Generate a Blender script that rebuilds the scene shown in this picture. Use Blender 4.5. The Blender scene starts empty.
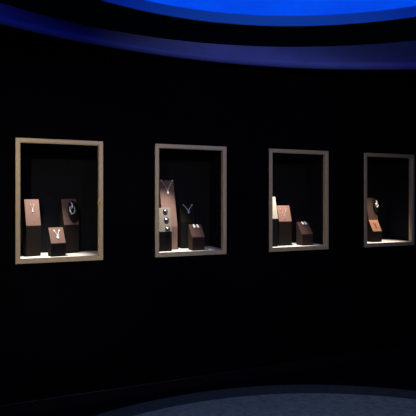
import bpy, bmesh, math, random
from mathutils import Vector, Matrix
random.seed(4)
S = bpy.context.scene
COL = S.collection
PI = math.pi

# ------------------------------------------------------------------ camera
CAM_F, CAM_YH, PHI = 500.0, 197.5, math.radians(67.312)
cd = bpy.data.cameras.new('camera')
cam = bpy.data.objects.new('camera', cd); COL.objects.link(cam)
cam.location = (0, 0, 1.55)
cam.rotation_euler = (PI/2, 0, PHI - PI/2)
cd.sensor_fit = 'HORIZONTAL'; cd.sensor_width = 36
cd.lens = 36*CAM_F/416
cd.shift_y = -(208-CAM_YH)/416
cd.clip_start = 0.02
S.camera = cam

# ------------------------------------------------------------------ world, view
S.view_settings.view_transform = 'Standard'
S.view_settings.look = 'None'
S.view_settings.exposure = 0
S.view_settings.gamma = 1
S.view_settings.use_curve_mapping = False
w = bpy.data.worlds.new('world'); S.world = w; w.use_nodes = True
w.node_tree.nodes['Background'].inputs[0].default_value = (0, 0, 0, 1)

# ------------------------------------------------------------------ room lights and added fills
def aim(o, tgt):
    o.rotation_euler = (Vector(tgt)-o.location).to_track_quat('-Z', 'Y').to_euler()
def lamp(name, kind, loc, tgt, power, color, **k):
    l = bpy.data.lights.new(name, kind); l.energy = power; l.color = color
    for a, b in k.items(): setattr(l, a, b)
    o = bpy.data.objects.new(name, l); COL.objects.link(o); o.location = loc; aim(o, tgt)
    return o
# gallery spotlights behind and beside the visitor, on the dark soffit
lamp('gallery_spot', 'SPOT', (-0.75, 0.2, 2.72), (0.30, 3.81, 1.45), 190, (1, .84, .60), spot_size=math.radians(34), spot_blend=1.0, shadow_soft_size=.06)
lamp('gallery_spot', 'SPOT', (-0.3, -0.9, 2.72), (2.1, 3.81, 2.15), 150, (1, .86, .56), spot_size=math.radians(36), spot_blend=1.0, shadow_soft_size=.06)
# added pale fill, no fixture there, lighting the round carpet
lamp('floor_fill', 'SPOT', (1.3, 0.2, 2.70), (1.5, 2.6, 0.0), 80, (.86, .88, .9), spot_size=math.radians(95), spot_blend=.9, shadow_soft_size=.1)
# added blue fill behind the camera, no fixture, for the round ceiling band
for x_, a_, p_ in ((1.6, (2.1, 3.6, 2.74), .65), (1.9, (-.6, 2.9, 2.74), .75), (1.2, (3.9, 2.6, 2.74), .6)):
    lamp('blue_band_fill', 'AREA', (x_, -1.0, 2.70), a_, p_, (.20, .23, 1), shape='RECTANGLE', size=1.6, size_y=.04, spread=math.radians(24))

# ------------------------------------------------------------------ materials
def mat(name, color, rough=.6, metal=0, spec=.5, noise=None, bump=None, emit=None):
    m = bpy.data.materials.new(name); m.use_nodes = True
    nt = m.node_tree; b = nt.nodes['Principled BSDF']
    b.inputs['Base Color'].default_value = (*color, 1)
    b.inputs['Roughness'].default_value = rough
    b.inputs['Metallic'].default_value = metal
    b.inputs['Specular IOR Level'].default_value = spec
    tc = nt.nodes.new('ShaderNodeTexCoord')
    if noise:
        sc, amt = noise
        n = nt.nodes.new('ShaderNodeTexNoise'); n.inputs['Scale'].default_value = sc; n.inputs['Detail'].default_value = 5
        r = nt.nodes.new('ShaderNodeValToRGB')
        r.color_ramp.elements[0].position = .3; r.color_ramp.elements[1].position = .7
        r.color_ramp.elements[0].color = (*[c*(1-amt) for c in color], 1)
        r.color_ramp.elements[1].color = (*[min(1, c*(1+amt)) for c in color], 1)
        nt.links.new(tc.outputs['Object'], n.inputs['Vector'])
        nt.links.new(n.outputs['Fac'], r.inputs['Fac'])
        nt.links.new(r.outputs['Color'], b.inputs['Base Color'])
    if bump:
        sc, st = bump
        n = nt.nodes.new('ShaderNodeTexNoise'); n.inputs['Scale'].default_value = sc
        bp = nt.nodes.new('ShaderNodeBump'); bp.inputs['Strength'].default_value = st; bp.inputs['Distance'].default_value = .002
        nt.links.new(tc.outputs['Object'], n.inputs['Vector'])
        nt.links.new(n.outputs['Fac'], bp.inputs['Height'])
        nt.links.new(bp.outputs['Normal'], b.inputs['Normal'])
    if emit:
        b.inputs['Emission Color'].default_value = (*emit[0], 1); b.inputs['Emission Strength'].default_value = emit[1]
    return m
M_wall = mat('matt_black_wall', (.0018, .0018, .0026), .95, spec=.04, noise=(1.3, .35))
M_ceil = mat('matt_black_ceiling', (.002, .002, .0024), .95, spec=.03)
M_soffit = mat('dark_soffit_plaster', (.010, .024, .028), .9, spec=.04)
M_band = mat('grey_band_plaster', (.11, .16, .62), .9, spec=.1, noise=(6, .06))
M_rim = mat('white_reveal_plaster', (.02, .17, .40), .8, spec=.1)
M_floor = mat('black_floor', (.003, .003, .005), .9, spec=.04, noise=(9, .4))
M_patch = mat('pale_blue_grey_patch', (.235, .29, .20), .95, spec=.05, noise=(22, .22), bump=(300, .6))
M_falloff = mat('painted_light_falloff', (.06, .075, .06), .95, spec=.05, noise=(40, .15))  # darker tone paints the soft falloff of light at the rim
M_base = mat('black_satin_skirting', (.004, .004, .005), .5, spec=.3)
M_brass = mat('champagne_metal', (.70, .56, .31), .5, .35, noise=(35, .06))
M_gold = mat('yellow_brass', (.85, .55, .18), .35, .5)
M_line = mat('charcoal_velvet', (.0095, .010, .0125), .95, spec=.05, noise=(60, .2))
M_ledge = mat('white_lacquer', (.82, .80, .74), .5)
M_black = mat('black_and_shaded_velvet', (.008, .007, .007), .9, spec=.1)  # the pad's own black; on stand bases, shade put into the colour
M_shaded = mat('shaded_brown_suede', (.012, .009, .0075), .9, spec=.1, noise=(80, .2))  # shade on the stands' upright fronts put into the colour
M_pink = mat('dusty_pink_suede', (.165, .105, .088), .9, spec=.1, noise=(90, .12), bump=(400, .4))
M_taupe = mat('brown_suede', (.13, .082, .066), .9, spec=.1, noise=(90, .15))
M_rose = mat('rose_pink_suede', (.225, .125, .098), .9, spec=.1, noise=(90, .1))
M_umber = mat('umber_suede', (.058, .035, .029), .9, spec=.1, noise=(90, .15))
M_side = mat('reddish_brown_suede', (.028, .017, .015), .9, spec=.1, noise=(90, .15))
M_copper = mat('copper_pink_suede', (.30, .145, .088), .85, spec=.1, noise=(90, .12))
M_grey = mat('pale_grey_suede', (.17, .15, .128), .85, spec=.1, noise=(120, .2))
M_white = mat('cream_suede', (.42, .385, .33), .85, spec=.1, noise=(90, .05))
M_silver = mat('polished_silver', (.88, .88, .90), .3, .55)
M_stone = mat('dark_gemstone', (.02, .015, .02), .12)
M_diamond = mat('clear_gemstone', (.9, .9, .92), .12, .1)
M_satin = mat('black_satin', (.012, .012, .014), .35, spec=.4)

M_glass = bpy.data.materials.new('clear_glass'); M_glass.use_nodes = True
nt = M_glass.node_tree
for n in list(nt.nodes):
    if n.type == 'BSDF_PRINCIPLED': nt.nodes.remove(n)
out = next(n for n in nt.nodes if n.type == 'OUTPUT_MATERIAL')
tr = nt.nodes.new('ShaderNodeBsdfTransparent'); gl = nt.nodes.new('ShaderNodeBsdfGlossy'); gl.inputs['Roughness'].default_value = .01
fr = nt.nodes.new('ShaderNodeFresnel'); fr.inputs['IOR'].default_value = 1.1
mx = nt.nodes.new('ShaderNodeMixShader')
nt.links.new(fr.outputs[0], mx.inputs[0]); nt.links.new(tr.outputs[0], mx.inputs[1]); nt.links.new(gl.outputs[0], mx.inputs[2]); nt.links.new(mx.outputs[0], out.inputs[0])

# luminous stretch ceiling
M_disc = bpy.data.materials.new('glowing_blue_fabric'); M_disc.use_nodes = True
nt = M_disc.node_tree; b = nt.nodes['Principled BSDF']
b.inputs['Base Color'].default_value = (.02, .05, .2, 1); b.inputs['Roughness'].default_value = .9
tc = nt.nodes.new('ShaderNodeTexCoord'); n = nt.nodes.new('ShaderNodeTexNoise'); n.inputs['Scale'].default_value = 2.2; n.inputs['Detail'].default_value = 8; n.inputs['Roughness'].default_value = .7
r = nt.nodes.new('ShaderNodeValToRGB')
r.color_ramp.elements[0].position = .3; r.color_ramp.elements[0].color = (0, .05, .72, 1)
r.color_ramp.elements[1].position = .7; r.color_ramp.elements[1].color = (0, .08, .93, 1)
nt.links.new(tc.outputs['Object'], n.inputs['Vector']); nt.links.new(n.outputs['Fac'], r.inputs['Fac'])
nt.links.new(r.outputs['Color'], b.inputs['Emission Color']); b.inputs['Emission Strength'].default_value = 1.0

# ------------------------------------------------------------------ helpers
def link(name, bm, m, parent=None, bevel=0, smooth=False, seg=2):
    me = bpy.data.meshes.new(name); bmesh.ops.recalc_face_normals(bm, faces=bm.faces); bm.to_mesh(me); bm.free()
    me.materials.append(m)
    if smooth:
        for p in me.polygons: p.use_smooth = True
    o = bpy.data.objects.new(name, me); COL.objects.link(o)
    if parent: o.parent = parent
    if bevel:
        md = o.modifiers.new('bevel', 'BEVEL'); md.width = bevel; md.segments = seg; md.limit_method = 'ANGLE'
    return o
def box(bm, x0, x1, y0, y1, z0, z1):
    v = [bm.verts.new(p) for p in ((x0,y0,z0),(x1,y0,z0),(x1,y1,z0),(x0,y1,z0),(x0,y0,z1),(x1,y0,z1),(x1,y1,z1),(x0,y1,z1))]
    for f in ((0,3,2,1),(4,5,6,7),(0,1,5,4),(1,2,6,5),(2,3,7,6),(3,0,4,7)): bm.faces.new([v[i] for i in f])
def struct(name, bm, m, **k):
    o = link(name, bm, m, **k); o['kind'] = 'structure'; return o
def thing(name, label, cat, loc, rz=0, group=None):
    o = bpy.data.objects.new(name, None); COL.objects.link(o); o.location = loc; o.rotation_euler = (0, 0, rz)
    o.empty_display_size = .05
    o['label'] = label; o['category'] = cat
    if group: o['group'] = group
    return o
def ring(bm, c, R, z, n=192): return [bm.verts.new((c[0]+R*math.cos(2*PI*i/n), c[1]+R*math.sin(2*PI*i/n), z)) for i in range(n)]
def bridge(bm, a, b):
    n = len(a)
    for i in range(n): bm.faces.new((a[i], a[(i+1) % n], b[(i+1) % n], b[i]))
def tube(bm, pts, rad, seg=8, closed=False):
    pts = [Vector(p) for p in pts]; n = len(pts); rs = []
    for i, p in enumerate(pts):
        a = pts[(i-1) % n] if (closed or i) else p; c = pts[(i+1) % n] if (closed or i < n-1) else p
        t = (c-a).normalized(); u = t.cross(Vector((0, 0, 1)))
        if u.length < .01: u = t.cross(Vector((1, 0, 0)))
        u.normalize(); v = t.cross(u)
        r = rad[i] if isinstance(rad, (list, tuple)) else rad
        rs.append([bm.verts.new(p+r*(u*math.cos(2*PI*k/seg)+v*math.sin(2*PI*k/seg))) for k in range(seg)])
    for i in range(n if closed else n-1): bridge(bm, rs[i], rs[(i+1) % n])
    if not closed:
        bm.faces.new(rs[0][::-1]); bm.faces.new(rs[-1])
def ball(bm, p, r, sc=(1, 1, 1), sub=2):
    bmesh.ops.create_icosphere(bm, subdivisions=sub, radius=r, matrix=Matrix.Translation(p) @ Matrix.Diagonal((*sc, 1)))

# ------------------------------------------------------------------ the room
WY = 3.813                       # front plane of the display wall
X0, X1, Y0 = -3.2, 6.2, -5.0
LEFT = [.108, 1.138, 2.168, 3.199]
WW, ZB, ZT = .6207, 1.076, 1.976
FR = .033                        # frame face width
NX, ND, NTOP = .05, .38, 2.16      # the niches reach wider and higher than their openings

bm = bmesh.new(); xs = [X0]
for l in LEFT: xs += [l+FR*.5, l+WW-FR*.5]
xs.append(X1)
for i in range(0, len(xs), 2): box(bm, xs[i], xs[i+1], WY, WY+.02, 0, 3.1)
for l in LEFT:
    box(bm, l+FR*.5, l+WW-FR*.5, WY, WY+.02, 0, ZB+FR*.5)
    box(bm, l+FR*.5, l+WW-FR*.5, WY, WY+.02, ZT-FR*.5, 3.1)
box(bm, X0, X1, WY+.41, WY+.45, 0, 3.1)
struct('wall_back', bm, M_wall)
for nm, a in (('wall_left', (X0-.1, X0, Y0, WY+.45, 0, 3.1)), ('wall_right', (X1, X1+.1, Y0, WY+.45, 0, 3.1)), ('wall_front', (X0-.1, X1+.1, Y0-.1, Y0, 0, 3.1))):
    bm = bmesh.new(); box(bm, *a); struct(nm, bm, M_wall)
bm = bmesh.new(); box(bm, X0-.1, X1+.1, Y0-.1, WY+.45, -.1, 0); struct('floor', bm, M_floor)
bm = bmesh.new(); box(bm, X0, X1, WY-.014, WY, 0, .09); struct('baseboard_back', bm, M_base, bevel=.004)

# round carpet on the dark floor; darker ring puts soft light falloff into colour
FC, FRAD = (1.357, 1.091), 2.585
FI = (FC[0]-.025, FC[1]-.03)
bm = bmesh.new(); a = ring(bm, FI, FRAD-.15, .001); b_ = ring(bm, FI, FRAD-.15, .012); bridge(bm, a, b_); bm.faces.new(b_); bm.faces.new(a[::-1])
cp = link('patch', bm, M_patch)
cp['label'] = 'round pale blue-grey carpet on the dark floor under the blue light'; cp['category'] = 'patch'
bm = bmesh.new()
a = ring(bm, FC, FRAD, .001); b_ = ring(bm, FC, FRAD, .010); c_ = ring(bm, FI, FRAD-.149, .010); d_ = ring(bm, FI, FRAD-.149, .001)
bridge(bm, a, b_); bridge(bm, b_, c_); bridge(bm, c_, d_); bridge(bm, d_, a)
link('falloff_ring', bm, M_falloff, cp)

# stepped round ceiling: glowing disc, reveal, dark soffit, grey band, low black ceiling
ZS, ZL, ZD = 2.80, 2.65, 2.88
C1, R1 = (1.214, 1.064), 2.699       # top of the grey band
C2, R2 = (1.491, -.143), 3.869       # its lower lip
CB, RB = (1.209, 1.339), 1.938       # lower edge of the reveal
CD, RD = (1.262, 1.424), 1.888       # glowing disc
bm = bmesh.new(); a = ring(bm, CB, RB, ZS); b_ = ring(bm, C1, R1+.002, ZS); bridge(bm, a, b_)
struct('ceiling', bm, M_soffit)
bm = bmesh.new(); prev = ring(bm, C1, R1, ZS)
prof = [(0, 0), (.12, .12), (.3, .3), (.48, .48), (.62, .62), (.74, .76), (.84, .87), (.90, .93)]
first = prev
for k, (t, s) in enumerate(prof[1:]):
    c = (C1[0]+(C2[0]-C1[0])*t, C1[1]+(C2[1]-C1[1])*t); R = R1+(R2-R1)*t
    cur = ring(bm, c, R, ZS+(ZL+.0-ZS)*s*.62/.93); bridge(bm, prev, cur); prev = cur
# rounded lip turning over onto the low ceiling
for k in range(1, 7):
    an = k/6*PI/2          # quarter turn
    cur = ring(bm, C2, R2-.02+.045*(1-math.cos(an)), ZL+.006+.042*(1-math.sin(an))); bridge(bm, prev, cur); prev = cur
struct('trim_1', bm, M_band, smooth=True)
bm = bmesh.new(); n = 192; inner = ring(bm, C2, R2+.025, ZL+.006, n)
outer = []
for i in range(n):
    th = 2*PI*i/n; dx, dy = math.cos(th), math.sin(th)
    tx = ((X1 if dx > 0 else X0)-C2[0])/dx if abs(dx) > 1e-6 else 1e9
    ty = ((WY if dy > 0 else Y0)-C2[1])/dy if abs(dy) > 1e-6 else 1e9
    t = max(min(tx, ty), R2+.03); outer.append(bm.verts.new((C2[0]+dx*t, C2[1]+dy*t, ZL+.006)))
bridge(bm, inner, outer); struct('trim_2', bm, M_ceil)
lp = thing('ceiling_light', 'large round glowing blue light panel recessed in the dark ceiling', 'ceiling light', (CD[0], CD[1], ZD))
bm = bmesh.new(); a = ring(bm, (0, 0), RD, 0); b_ = ring(bm, (0, 0), RD, .03); bridge(bm, a, b_); bm.faces.new(a[::-1]); bm.faces.new(b_); link('light_panel', bm, M_disc, lp)
bm = bmesh.new()
ox, oy = CB[0]-CD[0], CB[1]-CD[1]
a = ring(bm, (0, 0), RD+.001, 0); b_ = ring(bm, (ox, oy), RB, ZS-ZD); c_ = ring(bm, (ox, oy), RB+.006, ZS-ZD-.003); d_ = ring(bm, (ox, oy), RB+.02, .0)
bridge(bm, a, b_); bridge(bm, b_, c_); bridge(bm, c_, d_)
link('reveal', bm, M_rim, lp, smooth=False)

# ------------------------------------------------------------------ display cases in the wall
def make_case(i, label):
    l = LEFT[i]; t = thing('display_case', label, 'display case', (l+WW/2, WY, ZB), 0, 'framed jewellery cases in the wall')
    h = WW/2; H = ZT-ZB; iw = h-FR
    # mitred champagne metal frame with a stepped profile
    bm = bmesh.new()
    prof = [(0, .021), (0, -.010), (.002, -.012), (.024, -.012), (.026, -.010), (.031, -.010), (FR, -.008), (FR, .03)]
    loops = []
    for d, y in prof:
        loops.append([bm.verts.new(p) for p in ((-h+d, y, d), (h-d, y, d), (h-d, y, H-d), (-h+d, y, H-d))])
    for a, b in zip(loops, loops[1:]): bridge(bm, a, b)
    link('frame', bm, M_brass, t)
    bm = bmesh.new(); box(bm, -iw-.004, iw+.004, .012, .017, FR-.004, H-FR+.004); link('glass_pane', bm, M_glass, t)
    zf = FR; zt = NTOP-ZB; nx = iw+NX; y0, y1 = .031, ND
    bm = bmesh.new(); box(bm, -nx, nx, .022, y1, zf-.02, zf); link('display_shelf', bm, M_ledge, t)
    bm = bmesh.new(); box(bm, -nx, nx, y1, y1+.01, zf-.02, zt); link('back_panel', bm, M_line, t)
    for s in (-1, 1):
        bm = bmesh.new(); box(bm, s*nx-(.01 if s < 0 else 0), s*nx+(.01 if s > 0 else 0), .022, y1+.01, zf-.02, zt); link('side_panel', bm, M_line, t)
    bm = bmesh.new(); box(bm, -nx, nx, .022, y1+.01, zt, zt+.01); link('top_panel', bm, M_line, t)
    return t
CASES = [make_case(0, 'leftmost framed wall display case with three well spaced stands and a brass lock'),
         make_case(1, 'framed wall display case with the tallest pink necklace stand inside'),
         make_case(2, 'framed wall display case with a cream stand cut off by its left side'),
         make_case(3, 'rightmost framed wall display case, dimly lit with a copper stand inside')]
bm = bmesh.new()
bmesh.ops.create_cone(bm, cap_ends=True, segments=20, radius1=.015, radius2=.012, depth=.01, matrix=Matrix.Translation((0, 0, 0)) @ Matrix.Rotation(PI/2, 4, 'X') @ Matrix.Diagonal((1, 1.9, 1, 1)))
lk = link('lock', bm, M_gold, CASES[0], bevel=.002); lk.location = (WW/2-FR*.85, -.012, 1.508-ZB); lk['label'] = 'small oval yellow brass lock'
bm = bmesh.new(); box(bm, -.0015, .0015, -.0066, -.0045, -.009, .009); link('keyhole', bm, M_stone, lk)

# a small spotlight hidden above each opening
def case_spot(i, x, tgt, power, col=(1, .90, .78), size=60, blend=.9, y=.036):
    b = Vector((LEFT[i], WY, 0))
    return lamp('case_spotlight', 'SPOT', b+Vector((x, y, 2.10)), b+Vector(tgt), power, col, spot_size=math.radians(size), spot_blend=blend, shadow_soft_size=.012)
case_spot(0, .20, (.17, .09, 1.11), 100, size=50)
case_spot(1, .15, (.12, .09, 1.11), 105, size=50)
case_spot(2, .17, (.14, .09, 1.11), 110, size=52)
case_spot(3, .24, (.22, .09, 1.11), 90, (1, .86, .70), size=48)

# ------------------------------------------------------------------ jewellery stands
ZF = ZB+FR
def stand(i, x, wf, width, h1, h2, lean, depth, yaw, label, body, panel, name='jewellery_stand', pad=False):
    """wedge-topped block: x, wf = front-left corner; the slanted face runs from h1 at the front to h2, set back by lean"""
    c, s = math.cos(yaw), math.sin(yaw); hw = width/2
    loc = Vector((LEFT[i]+x+c*hw, WY+wf+s*hw, ZF+.0004))
    t = thing(name, label, 'jewellery stand', loc, yaw, 'suede jewellery stands in the wall cases')
    th = .006; sl = math.hypot(lean, h2-h1); nrm = Vector((0, -(h2-h1)/sl, lean/sl))
    o = -nrm*th
    bm = bmesh.new()
    pf = [(0, 0), (0, h1-.002), (lean+o.y, h2+o.z-.001), (depth, h2+o.z-.001), (depth, 0)]
    pf[1] = (o.y*0+0, h1+o.z-.004)
    A = [bm.verts.new((-hw, y, z)) for y, z in pf]; B = [bm.verts.new((hw, y, z)) for y, z in pf]
    bm.faces.new(A); bm.faces.new(B[::-1]); bridge(bm, A, B)
    link('base', bm, body, t, bevel=.0015)  # dark bodies carry the shade of the upright faces in their colour
    # padded panel lying on the slanted face
    M = Matrix((( 1, 0, 0, 0), (0, lean/sl, nrm.y, 0), (0, (h2-h1)/sl, nrm.z, h1), (0, 0, 0, 1)))
    bm = bmesh.new(); box(bm, -hw-.001, hw+.001, -.001, sl+.001, -th+.0002, 0)
    bm.transform(M); link('slanted_panel', bm, panel, t, bevel=.002)
    if pad:
        bm = bmesh.new(); ball(bm, (pad[0], pad[1], .012), 1, (pad[2], pad[3], .014), 4)
        bm.transform(M); link('oval_pad', bm, M_black, t, smooth=True)
    W = Matrix.Translation(loc) @ Matrix.Rotation(yaw, 4, 'Z') @ M
    return t, W, sl
def jewel(name, label, cat, W, u, v, off=0, rot=0, group=None):
    o = bpy.data.objects.new(name, None); COL.objects.link(o); o.empty_display_size = .01
    o.matrix_world = W @ Matrix.Translation((u, v, off)) @ Matrix.Rotation(rot, 4, 'Z')
    o['label'] = label; o['category'] = cat
    if group: o['group'] = group
    return o
def necklace(label, W, u, v, hw, drop, r=.0021, pend=.006, stone=None, skew=0, metal=None):
    """V-shaped chain of links hanging to a pendant at (u, v); the chain ends at height v+drop"""
    t = jewel('necklace', label, 'necklace', W, u, v, .0022+r*.3, 0, 'silver necklaces on the stands')
    bm = bmesh.new(); N = 26; pts = []
    for k in range(N+1):
        a = -1+2*k/N; pts.append(Vector((hw*a*(.55+.45*abs(a)) + skew*abs(a)*(1 if a < 0 else 0), drop*abs(a)**1.12+pend*.8, 0)))
    tube(bm, pts, r*.45, 6)
    for k, p in enumerate(pts): ball(bm, p, r*(1.15 if k % 2 else .8), sub=1)
    link('chain', bm, metal or M_silver, t, smooth=True)
    for p in (pts[0], pts[-1]):
        bm = bmesh.new(); ball(bm, p+Vector((0, .001, .0005)), r*1.9, (1, 1, .7)); link('clasp', bm, M_silver, t, smooth=True)
    bm = bmesh.new(); n = 16
    tp = [(pend*.62*math.cos(2*PI*k/n), pend*.85*math.sin(2*PI*k/n)-pend*.2, 0) for k in range(n)]
    tube(bm, tp, r*.7, 6, True)
    tube(bm, [(0, pend*.6, 0), (0, pend*1.0, .001)], r*.8, 6)
    pd = link('pendant', bm, metal or M_silver, t, smooth=True)
    bm = bmesh.new(); ball(bm, (0, -pend*.2, .001), 1, (pend*.5, pend*.7, .0025), 2); link('gemstone', bm, stone or M_diamond, pd)
    return t
def brooch(label, W, u, v, s, off=.012):
    """silver ribbon curl with a leaf and three stones"""
    t = jewel('brooch', label, 'brooch', W, u, v, off, 0, 'curled silver brooches')
    bm = bmesh.new(); pts = []; rad = []
    for k in range(41):
        a = k/40; th = math.radians(60+330*a); R = s*(.30+.34*a)
        pts.append((R*math.cos(th)*.62-s*.05, R*math.sin(th)*1.05, .004*math.sin(a*5)+.004)); rad.append(.0022+.0034*math.sin(PI*a))
    tube(bm, pts, rad, 8); link('curl', bm, M_silver, t, smooth=True)
    bm = bmesh.new()
    tube(bm, [(-s*.12, s*.95, .003), (-s*.02, s*.78, .006), (s*.05, s*.5, .007), (s*.02, s*.25, .006), (-s*.1, .0, .004)], [.001, .005, .0065, .0045, .0015], 8)
    link('leaf', bm, M_silver, t, smooth=True)
    for dx, dy, q in ((-.32, .25, .0042), (.3, -.2, .0046), (-.18, -.62, .004)):
        bm = bmesh.new(); ball(bm, (s*dx, s*dy, .006), q); link('gemstone', bm, M_diamond, t)
    return t
def earring(label, W, u, v, rot, group, sz=1.65):
    t = jewel('earring', label, 'earring', W, u, v, .004, rot, group)
    bm = bmesh.new(); ball(bm, (0, .009*sz, 0), .0048*sz); link('stud', bm, M_silver, t, smooth=True)
    bm = bmesh.new()
    tube(bm, [(0, .007*sz, 0), (.001, .002*sz, .001), (.001, -.006*sz, .001), (0, -.013*sz, 0)], [.002*sz, .0058*sz, .0066*sz, .0015*sz], 10)
    link('drop', bm, M_diamond, t, smooth=True)
    return t
def clip(label, W, u, v):
    t = jewel('clip_brooch', label, 'brooch', W, u, v, .0022, 0, 'round brooches on the pale grey stand')
    bm = bmesh.new(); tube(bm, [(.0155*math.cos(2*PI*k/20), .013*math.sin(2*PI*k/20), .003) for k in range(20)], .0055, 8, True); link('rim', bm, M_stone, t, smooth=True)
    bm = bmesh.new(); ball(bm, (-.002, .002, .004), 1, (.0095, .0085, .006), 3); link('dome', bm, M_silver, t, smooth=True)
    bm = bmesh.new(); tube(bm, [(-.014, -.006, .002), (-.004, -.013, .004), (.010, -.010, .003)], [.0012, .0028, .001], 8); link('leaf', bm, M_silver, t, smooth=True)
    return t

rd = math.radians
# first case
_, W, sl = stand(0, .080, .135, .106, .230, .426, .060, .11, rd(12), 'tall dark stand with pink slanted face, leftmost in the left case', M_shaded, M_pink)
necklace('tiny silver pendant necklace on the tall pink stand at far left', W, .002, sl*.55, .014, sl*.22, .0016, .007)
_, W, sl = stand(0, .365, .235, .122, .226, .428, .060, .11, rd(17), 'tall brown stand carrying a black oval pad in the left case', M_shaded, M_taupe, pad=(.022, .104, .044, .092))
brooch('curled silver brooch on the black oval pad in the left case', W, .006, .118, .066, .027)
_, W, sl = stand(0, .250, .055, .108, .100, .213, .072, .09, rd(11), 'low block with shaded front and pink slanted top between two tall stands', M_black, M_pink)
necklace('small silver Y-shaped necklace on the low block in the left case', W, .002, sl*.36, .019, sl*.36, .0030, .011)
# second case
_, W, sl = stand(1, .128, .190, .128, .195, .588, .112, .13, 0, 'tallest stand of all, dusty pink, with a V-shaped necklace', M_pink, M_pink)
necklace('long V-shaped silver necklace at the top of the tallest pink stand', W, .004, sl*.735, .050, sl*.235, .0036, .012)
_, W, sl = stand(1, .060, .085, .111, .162, .355, .060, .10, 0, 'pale grey stand on black base in front of the tallest pink stand', M_black, M_grey)
for fr_, nm in ((.86, 'topmost'), (.50, 'middle'), (.12, 'lowest')):
    clip('dark-rimmed silver brooch, %s of three on the pale grey stand' % nm, W, .014+.016*(.86-fr_)*.5, sl*fr_)
_, W, sl = stand(1, .312, .245, .125, .225, .368, .055, .11, 0, 'very dark brown stand half hidden behind the earring block, with a necklace', M_black, M_shaded)
necklace('wide silver V necklace on the very dark stand in the second case', W, .014, sl*.62, .040, sl*.36, .0034, .010)
_, W, sl = stand(1, .338, .050, .110, .112, .213, .088, .10, 0, 'low brown block with a pair of earrings in the second case', M_side, M_umber)
for u, nm in ((-.014, 'left'), (.018, 'right')):
    earring('%s silver drop earring on the low brown block in the second case' % nm, W, u, sl*.80, rd(8), 'silver earrings on low blocks')
# third case
_, W, sl = stand(2, .030, .080, .110, .250, .446, .050, .10, 0, 'cream white stand on black base beside the left side of the third case', M_black, M_white)
_, W, sl = stand(2, .180, .125, .132, .222, .366, .045, .10, 0, 'dark stand with bright pink slanted face beside the cream stand', M_shaded, M_rose)
necklace('silver necklace with dark drop on the bright pink stand in third case', W, -.004, sl*.22, .030, sl*.50, .0018, .010, M_stone)
_, W, sl = stand(2, .390, .072, .118, .104, .213, .085, .10, 0, 'low dark brown block with a pair of earrings in the third case', M_side, M_umber)
for u, nm in ((-.010, 'left'), (.022, 'right')):
    earring('%s silver drop earring on the low block in the third case' % nm, W, u, sl*.84, rd(18), 'silver earrings on low blocks')
# fourth case
_, W, sl = stand(3, .250, .220, .120, .200, .436, .050, .10, 0, 'tall brown stand carrying a black oval pad in the rightmost case', M_shaded, M_umber, pad=(.045, .160, .032, .075))
brooch('curled silver brooch on the black oval pad in the rightmost case', W, .045, .165, .046, .026)
_, W, sl = stand(3, .199, .100, .108, .108, .216, .062, .085, 0, 'low block with shaded front and copper pink slanted top in the rightmost case', M_black, M_copper)
necklace('small dark necklace on the copper pink block in the rightmost case', W, .000, sl*.34, .018, sl*.42, .0019, .008, M_stone, metal=M_stone)
# tiny white price marker standing on the shelf of the last case
tg = thing('price_tag', 'tiny white folded price tag on the white shelf of the rightmost case', 'price tag', (LEFT[3]+.305, WY+.075, ZF+.0003))
bm = bmesh.new()
v = [bm.verts.new(p) for p in ((-.010, -.008, 0), (.010, -.008, 0), (.004, 0, .022), (-.004, 0, .022), (-.010, .008, 0), (.010, .008, 0))]
bm.faces.new((v[0], v[1], v[2], v[3])); bm.faces.new((v[3], v[2], v[5], v[4])); bm.faces.new((v[0], v[3], v[4])); bm.faces.new((v[1], v[5], v[2])); bm.faces.new((v[0], v[4], v[5], v[1]))
link('card', bm, M_ledge, tg)
